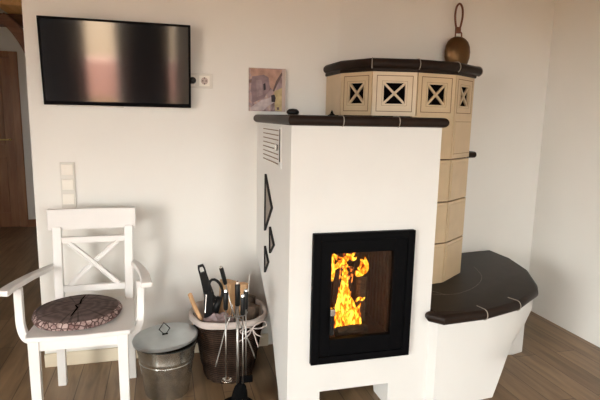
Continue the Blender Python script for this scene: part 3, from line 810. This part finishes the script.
cu = empty('seat_cushion', (-.402, -.452, .456)); tag(cu, 'round cushion printed like a sawn tree trunk on the white armchair seat', 'cushion')
b = BM(); n = 56; rings = []
for r, z in ((.172, .000), (.190, .006), (.196, .018), (.190, .032), (.176, .040)):
    rings.append([(r*math.cos(2*PI*k/n)*(1+.012*math.sin(5*2*PI*k/n)), r*math.sin(2*PI*k/n)*(1+.012*math.sin(5*2*PI*k/n)), z) for k in range(n)])
loft(b, rings); o = obj('bark_side', b, 'bark', cu, smooth='auto')
b = BM(); rings = []
for r, z in ((.180, .036), (.178, .0405), (.12, .045), (.05, .046), (.004, .0455)):
    rings.append([(r*math.cos(2*PI*k/n)*(1+.012*math.sin(5*2*PI*k/n)), r*math.sin(2*PI*k/n)*(1+.012*math.sin(5*2*PI*k/n)), z) for k in range(n)])
loft(b, rings); obj('cushion_top', b, 'slice', cu, smooth=True)
b = BM(); strip(b, [(.012, .155, .0445), (.004, .09, .0468), (.006, .03, .0475), (-.012, .015, .0475), (.002, -.02, .0475), (-.008, -.09, .0465), (-.012, -.12, .0455)], [.004, .007, .009, .006, .008, .006, .002], .0014)
tag(obj('crack', b, 'dark', cu), 'black printed crack')

# ------------------------------------------------------------------ zinc bin
bn = empty('metal_bin', (-.006, -.405, 0)); tag(bn, 'round galvanised metal bin with its lid sitting askew, beside the armchair', 'bin')
b = BM(); H = .272
lathe(b, [(.106, 0), (.109, .006), (.1335, .172), (.1355, .179), (.1335, .183), (.1365, .194), (.138, .201), (.1365, .205), (.150, H-.008), (.156, H-.006), (.157, H), (.150, H+.002), (.146, H-.01), (.133, .19), (.105, .012), (.001, .012)], (0, 0, 0), 56)
obj('bucket', b, 'zinc', bn, smooth='auto')
lid = BM(); lathe(lid, [(.160, -.014), (.162, -.002), (.158, .003), (.135, .006), (.06, .014), (.002, .017)], (0, 0, 0), 56, cap=False)
lathe(lid, [(.158, -.013), (.156, -.003), (.13, .002), (.002, .011)], (0, 0, 0), 56, cap=False)
rot = Matrix.Rotation(math.radians(-4.5), 4, 'Y') @ Matrix.Rotation(math.radians(-1), 4, 'X')
lo = obj('lid', lid, 'zinc_lid', bn, smooth='auto', loc=(-.004, .004, H+.024)); lo.rotation_euler = rot.to_euler()
b = BM(); ring = [(.026*math.cos(a), -.018, .044+.030*math.sin(a)*1.1) for a in [PI*2*k/4 for k in range(5)]]
tube(b, ring[:-1]+[ring[0]], .0022, 6); box(b, -.014, .014, -.024, -.010, .012, .018); obj('lid_ring', b, 'black_metal', lo)

# ------------------------------------------------------------------ wicker basket and what it holds
BC = (.322, -.285)
bk = empty('wicker_basket', (BC[0], BC[1], 0)); tag(bk, 'dark brown wicker basket with pale cloth liner beside the stove', 'basket')
def brad(z): return .128+(.196-.128)*(z/.355)**.9
b = BM(); rings = []; nn = 64
for i in range(60):
    z = .355*i/59; r = brad(z)+.0028*math.sin(i*PI/1.0*.9)
    rings.append([((r+.0022*math.cos(16*2*PI*k/nn+(i % 2)*PI))*math.cos(2*PI*k/nn), (r+.0022*math.cos(16*2*PI*k/nn+(i % 2)*PI))*math.sin(2*PI*k/nn), z) for k in range(nn)])
for i in range(12):
    z = .355-.34*i/11; r = brad(z)-.012
    rings.append([(r*math.cos(2*PI*k/nn), r*math.sin(2*PI*k/nn), z) for k in range(nn)])
loft(b, rings); obj('basket_body', b, 'wicker', bk, smooth=True)
b = BM(); rings = []
for r, z in ((.150, .250), (.164, .30), (.178, .345), (.189, .362), (.198, .366), (.2065, .362), (.2085, .350), (.2065, .335), (.2035, .331)):
    rings.append([((r+(.003*math.sin(9*2*PI*k/nn+z*30)))*math.cos(2*PI*k/nn), (r+(.003*math.sin(9*2*PI*k/nn+z*30)))*math.sin(2*PI*k/nn), z+.006*math.sin(3*2*PI*k/nn)) for k in range(nn)])
loft(b, rings, cap=False); o = obj('liner', b, 'linen', bk, smooth=True)
# bow
b = BM(); a0 = math.radians(-62); px_, py_ = .207*math.cos(a0), .207*math.sin(a0)-.004
for pts in ([(0, 0, 0), (.03, -.01, .03), (.065, -.012, .035), (.07, -.012, .012), (.035, -.01, 0), (0, 0, 0)],
            [(0, 0, 0), (-.03, -.012, .012), (-.062, -.012, -.004), (-.05, -.012, -.02), (-.02, -.01, -.01), (0, 0, 0)],
            [(0, 0, 0), (.02, -.012, -.03), (.05, -.012, -.045)], [(0, 0, 0), (-.02, -.012, -.03), (-.075, -.02, -.058)], [(0, 0, 0), (.015, -.014, -.05), (.03, -.014, -.10)]):
    tube(b, spline([(px_+x, py_+y, .325+z) for x, y, z in pts], 5), .0032, 6)
tag(obj('ribbon_bow', b, 'linen', bk, smooth=True), 'tied ribbon bow')

def split_log(a, c, w, m, label, seed, name='split_log'):
    a, c = V(a), V(c); b = BM(); rg = random.Random(seed); cs = [(-.5, -.4), (.5, -.45), (.55, .1), (.05, .55), (-.5, .2)]
    cs = [(x+rg.uniform(-.08, .08), y+rg.uniform(-.08, .08)) for x, y in cs]
    loft(b, [[p+s*x*w+u*y*w for x, y in cs] for p, t, s, u in frames([a, a.lerp(c, .5)+V((rg.uniform(-.004, .004),)*3), c])])
    return tag(obj(name, b, m, bevel=.003), label, 'firewood')
split_log((.300, -.25, .10), (.325, -.235, .505), .080, 'split', 'pale split firewood piece standing upright in the wicker basket, left of two', 1)
split_log((.385, -.25, .10), (.415, -.215, .480), .058, 'split', 'pale split firewood piece standing upright in the wicker basket, right of two', 2)
split_log((.40, -.34, .10), (.445, -.315, .392), .075, 'darklog', 'dark bark log low in the wicker basket by its right rim', 3, 'bark_log')
split_log((.42, -.23, .10), (.452, -.20, .40), .065, 'darklog', 'dark bark log leaning at the back right rim of the wicker basket', 5, 'bark_log')
# crumpled newspaper
b = BM(); bmesh.ops.create_icosphere(b, subdivisions=3, radius=.075)
for v in b.verts: v.co = V((v.co.x*1.1, v.co.y*.9, v.co.z*.8))*(1+.35*noise.noise(v.co*28)); v.co += V((.255, -.36, .315))
tag(obj('crumpled_paper', b, 'paper'), 'crumpled mauve-grey newspaper in the wicker basket among the tools', 'paper')
# black tool with loop grip
tl = empty('fire_lighter', (.20, -.33, .45)); tag(tl, 'black tool with a holed flat grip and an oval loop, sticking out of the basket', 'tool')
A = V((.174, -.33, .628)); B = V((.214, -.33, .475))
b = BM(); d = (B-A).normalized(); sd = V((0, 1, 0)).cross(d).normalized()
pts = [A, A.lerp(B, .15), A.lerp(B, .5), A.lerp(B, 1.0), A.lerp(B, 1.3)]
ws_ = [.030, .036, .040, .050, .054]
# grip as ring of quads with hole near the tip
strip(b, [A.lerp(B, .22), A.lerp(B, .5), A.lerp(B, 1.0), A.lerp(B, 1.35)], [.038, .042, .052, .044], .020, (0, 1, 0))
for s in (-1, 1): strip(b, [A+sd*s*.011, A.lerp(B, .1)+sd*s*.0145, A.lerp(B, .24)+sd*s*.0145], [.010, .009, .010], .018, (0, 1, 0))
strip(b, [A+sd*-.015-d*.001, A+sd*.015-d*.001], .012, .018, (0, 1, 0))
under(tl, obj('grip', b, 'black', bevel=.003))
b = BM(); c0 = V((.250, -.335, .500)); pts = []
for k in range(17):
    a = 2*PI*k/16; pts.append(c0+V((.038*math.cos(a)*.9+.012*math.sin(a)*-.6, 0, .052*math.sin(a)+.010*math.cos(a)*-1)))
tube(b, pts, .0075, 8); tube(b, [c0+V((.02, 0, -.045)), V((.242, -.34, .37))], [.016, .020], 10)
under(tl, obj('loop', b, 'black', smooth=True))
b = BM(); strip(b, [V((.212, -.335, .49)), V((.212, -.335, .36)), V((.215, -.33, .20))], [.045, .050, .04], .025, (0, 1, 0)); under(tl, obj('tool_body', b, 'black', bevel=.004))
b = BM(); tube(b, [(.200, -.352, .48), (.193, -.352, .38)], .0035, 8); under(tl, obj('metal_rod', b, 'chrome'))
# wooden handle
wh = BM(); tube(wh, spline([(.116, -.30, .472), (.122, -.31, .462), (.135, -.33, .425), (.165, -.345, .36), (.20, -.35, .28)], 4), [.004]+[.0115]*15+[.008], 10)
tag(obj('wooden_handle', wh, 'split', smooth='auto'), 'short pale wooden brush handle sticking out at the left rim of the basket', 'handle')
def blackpoker(name, tip, end, hl, label, parent_cat='poker'):
    tip, end = V(tip), V(end); o = empty(name, tuple(tip)); tag(o, label, parent_cat); d = (end-tip).normalized()
    b = BM(); tube(b, [tip+d*.010, tip+d*.013, tip+d*(hl-.01), tip+d*hl], [.009, .0115, .0115, .009], 14); under(o, obj('handle_grip', b, 'black', smooth='auto'))
    b = BM(); tube(b, [tip, tip+d*.003, tip+d*.011, tip+d*.014], [.004, .008, .009, .006], 14); under(o, obj('end_cap', b, 'chrome', smooth='auto'))
    b = BM(); tube(b, [tip+d*hl, end], .0038, 8); under(o, obj('shaft', b, 'steel', smooth=True))
    return o
blackpoker('poker', (.273, -.36, .632), (.375, -.345, .22), .105, 'black handled poker leaning left in the basket, tallest of the black handles')
b = BM(); tube(b, [(.437, -.28, .545), (.408, -.30, .25)], [.0028, .0035], 8)
tag(obj('metal_skewer', b, 'steel'), 'thin bare metal rod sticking up from the basket near the stove', 'rod')

# ------------------------------------------------------------------ fire tool stand
SC = V((.322, -.63, 0))
st = empty('tool_stand', tuple(SC)); tag(st, 'slim steel fireside tool stand in front of the wicker basket', 'tool stand')
b = BM(); lathe(b, [(.085, 0), (.085, .006), (.02, .012), (.006, .020)], tuple(SC), 32); under(st, obj('base_plate', b, 'black_metal', smooth='auto'))
b = BM(); tube(b, [SC+V((0, 0, .01)), SC+V((0, 0, .525))], .0065, 12); under(st, obj('pole', b, 'steel', smooth=True))
b = BM(); tube(b, [SC+V((0, 0, .515)), SC+V((0, 0, .520)), SC+V((0, 0, .615)), SC+V((0, 0, .622))], [.010, .0125, .0125, .009], 14); under(st, obj('handle_grip', b, 'black', smooth='auto'))
b = BM(); tube(b, [SC+V((0, 0, .622)), SC+V((0, 0, .632)), SC+V((0, 0, .637))], [.009, .008, .003], 12); under(st, obj('end_cap', b, 'chrome', smooth='auto'))
b = BM()
for dx, dy in ((-.055, 0), (.044, .02), (.014, -.05), (-.015, .045)):
    tube(b, [SC+V((0, 0, .46)), SC+V((dx, dy, .458)), SC+V((dx*1.15, dy*1.15, .472))], .003, 6)
under(st, obj('hook', b, 'steel', smooth=True))
def hung(name, x, y, ztop, zbot, label, cat):
    o = empty(name, (x, y, ztop)); tag(o, label, cat, 'fireside tools on the stand')
    t = V((x, y, ztop))
    b = BM(); tube(b, [t+V((0, 0, -.010)), t+V((0, 0, -.014)), t+V((0, 0, -.094)), t+V((0, 0, -.100))], [.009, .0115, .0115, .009], 14); under(o, obj('handle_grip', b, 'black', smooth='auto'))
    b = BM(); tube(b, [t, t+V((0, 0, -.003)), t+V((0, 0, -.012))], [.004, .008, .010], 12); under(o, obj('end_cap', b, 'chrome', smooth='auto'))
    b = BM(); tube(b, [t+V((0, 0, -.10)), V((x, y, zbot))], .0036, 8); under(o, obj('shaft', b, 'steel', smooth=True))
    return o
o = hung('fire_shovel', .266, -.635, .600, .155, 'hanging steel shovel with round pan, leftmost tool on the stand', 'shovel')
b = BM(); lathe(b, [(.001, -.010), (.016, -.008), (.026, 0), (.0275, .004), (.024, .003), (.014, -.004), (.001, -.006)], (0, 0, 0), 24)
for v in b.verts: v.co = V((v.co.x+.269, v.co.y-.640, v.co.z*1.2+.148))
under(o, obj('pan', b, 'chrome', smooth=True))
o = hung('hearth_brush', .338, -.690, .592, .13, 'hanging black hearth brush at the middle of the tool stand', 'brush')
b = BM(); rings = []
for z, w, d in ((.165, .012, .012), (.15, .026, .018), (.12, .034, .024), (.06, .042, .028), (.022, .048, .030)):
    rings.append([(.328-.010*(.165-z)/.14+w*math.cos(2*PI*k/20)*(1+.08*math.sin(k*7)), -.690+d*math.sin(2*PI*k/20), z-.012) for k in range(20)])
loft(b, rings); under(o, obj('brush_head', b, 'bristle'))
o = hung('ash_rake', .366, -.605, .585, .14, 'hanging ash rake on the right side of the tool stand', 'rake')
b = BM(); obox(b, (.366, -.617, .13), (.032, 0, 0), (0, .004, 0), (0, 0, .018)); under(o, obj('rake_blade', b, 'black_metal', bevel=.002))
o = empty('fire_tongs', (.305, -.575, .50)); tag(o, 'thin steel fire tongs with spread legs hanging behind the shovel', 'tongs', 'fireside tools on the stand')
b = BM(); tube(b, spline([(.30, -.575, .45), (.272, -.575, .38), (.246, -.575, .28), (.222, -.575, .19)], 4), .0032, 8); under(o, obj('leg', b, 'steel', smooth=True))
b = BM(); tube(b, spline([(.31, -.575, .45), (.352, -.575, .38), (.39, -.575, .29), (.418, -.575, .21)], 4), .0032, 8); under(o, obj('leg', b, 'steel', smooth=True))
b = BM(); tube(b, [(.298, -.575, .44), (.305, -.575, .50), (.312, -.575, .44)], .0035, 8); under(o, obj('pivot', b, 'chrome', smooth=True))

# ------------------------------------------------------------------ behind the camera: curtains and a parapet, partly added for the television's reflection
def curtain(x0, x1, label):
    b = BM(); n = 40; f = []; 
    for z in (.12, 2.55):
        f.append([(x0+(x1-x0)*k/n, YB+.12+.025*math.sin(k*1.3), z) for k in range(n+1)]+[(x0+(x1-x0)*k/n, YB+.132+.025*math.sin(k*1.3), z) for k in range(n, -1, -1)])
    loft(b, f); return tag(obj('curtain', b, 'curtain', smooth='auto'), label, 'curtain', 'window curtains')
curtain(-1.75, -1.0, 'charcoal curtain drawn to the left of the rear window')
curtain(-.57, .14, 'charcoal curtain added before the rear window as a dark silhouette mirrored in the television')  # added panel, stands in for a person's silhouette in the screen reflection
gb = BM(); box(gb, -45, 45, -60, YB-.14, -.30, -.12); box(gb, -45, XL-.14, YB-.14, 30, -.30, -.12); struct('ground', gb, 'ground')
hb = BM(); box(hb, -7, 3.5, -7.3, -7.1, -.12, .56); tag(obj('reflection_wall', hb, 'roof', bevel=.01), 'low terracotta coloured parapet added outside the rear windows for the pink reflection in the television', 'wall')  # unseen parapet, added to colour the lower screen reflection pink

# ------------------------------------------------------------------ light
w = bpy.data.worlds.new('sky'); bpy.context.scene.world = w; w.use_nodes = True; nt = w.node_tree
bg = nt.nodes['Background']; bg.inputs['Color'].default_value = (.965, .98, .955, 1); bg.inputs['Strength'].default_value = 15
def portal(x0, x1, z0, z1):
    l = bpy.data.lights.new('portal', 'AREA'); l.shape = 'RECTANGLE'; l.size = x1-x0; l.size_y = z1-z0; l.cycles.is_portal = True
    o = bpy.data.objects.new('portal', l); C.objects.link(o); o.location = ((x0+x1)/2, YB-.14, (z0+z1)/2); o.rotation_euler = (PI/2, 0, 0)
portal(*W1); portal(*W2)
for w_ in (W3, (1.2, 1.65, 1.3, 1.85)):
    l = bpy.data.lights.new('portal', 'AREA'); l.shape = 'RECTANGLE'; l.size = w_[3]-w_[2]; l.size_y = w_[1]-w_[0]; l.cycles.is_portal = True
    o = bpy.data.objects.new('portal', l); C.objects.link(o); o.location = (XL-.14, (w_[0]+w_[1])/2, (w_[2]+w_[3])/2); o.rotation_euler = (0, -PI/2, 0)
def lamp(name, loc, e, col, size):
    l = bpy.data.lights.new(name, 'POINT'); l.energy = e; l.color = col; l.shadow_soft_size = size
    o = bpy.data.objects.new(name, l); C.objects.link(o); o.location = loc; return o
lamp('fire_glow', (.86, -.60, .56), .5, (1, .38, .10), .04)
sc = bpy.context.scene
sc.view_settings.view_transform = 'Standard'; sc.view_settings.look = 'None'; sc.view_settings.gamma = 1; sc.view_settings.use_curve_mapping = False
sc.view_settings.exposure = 0.79
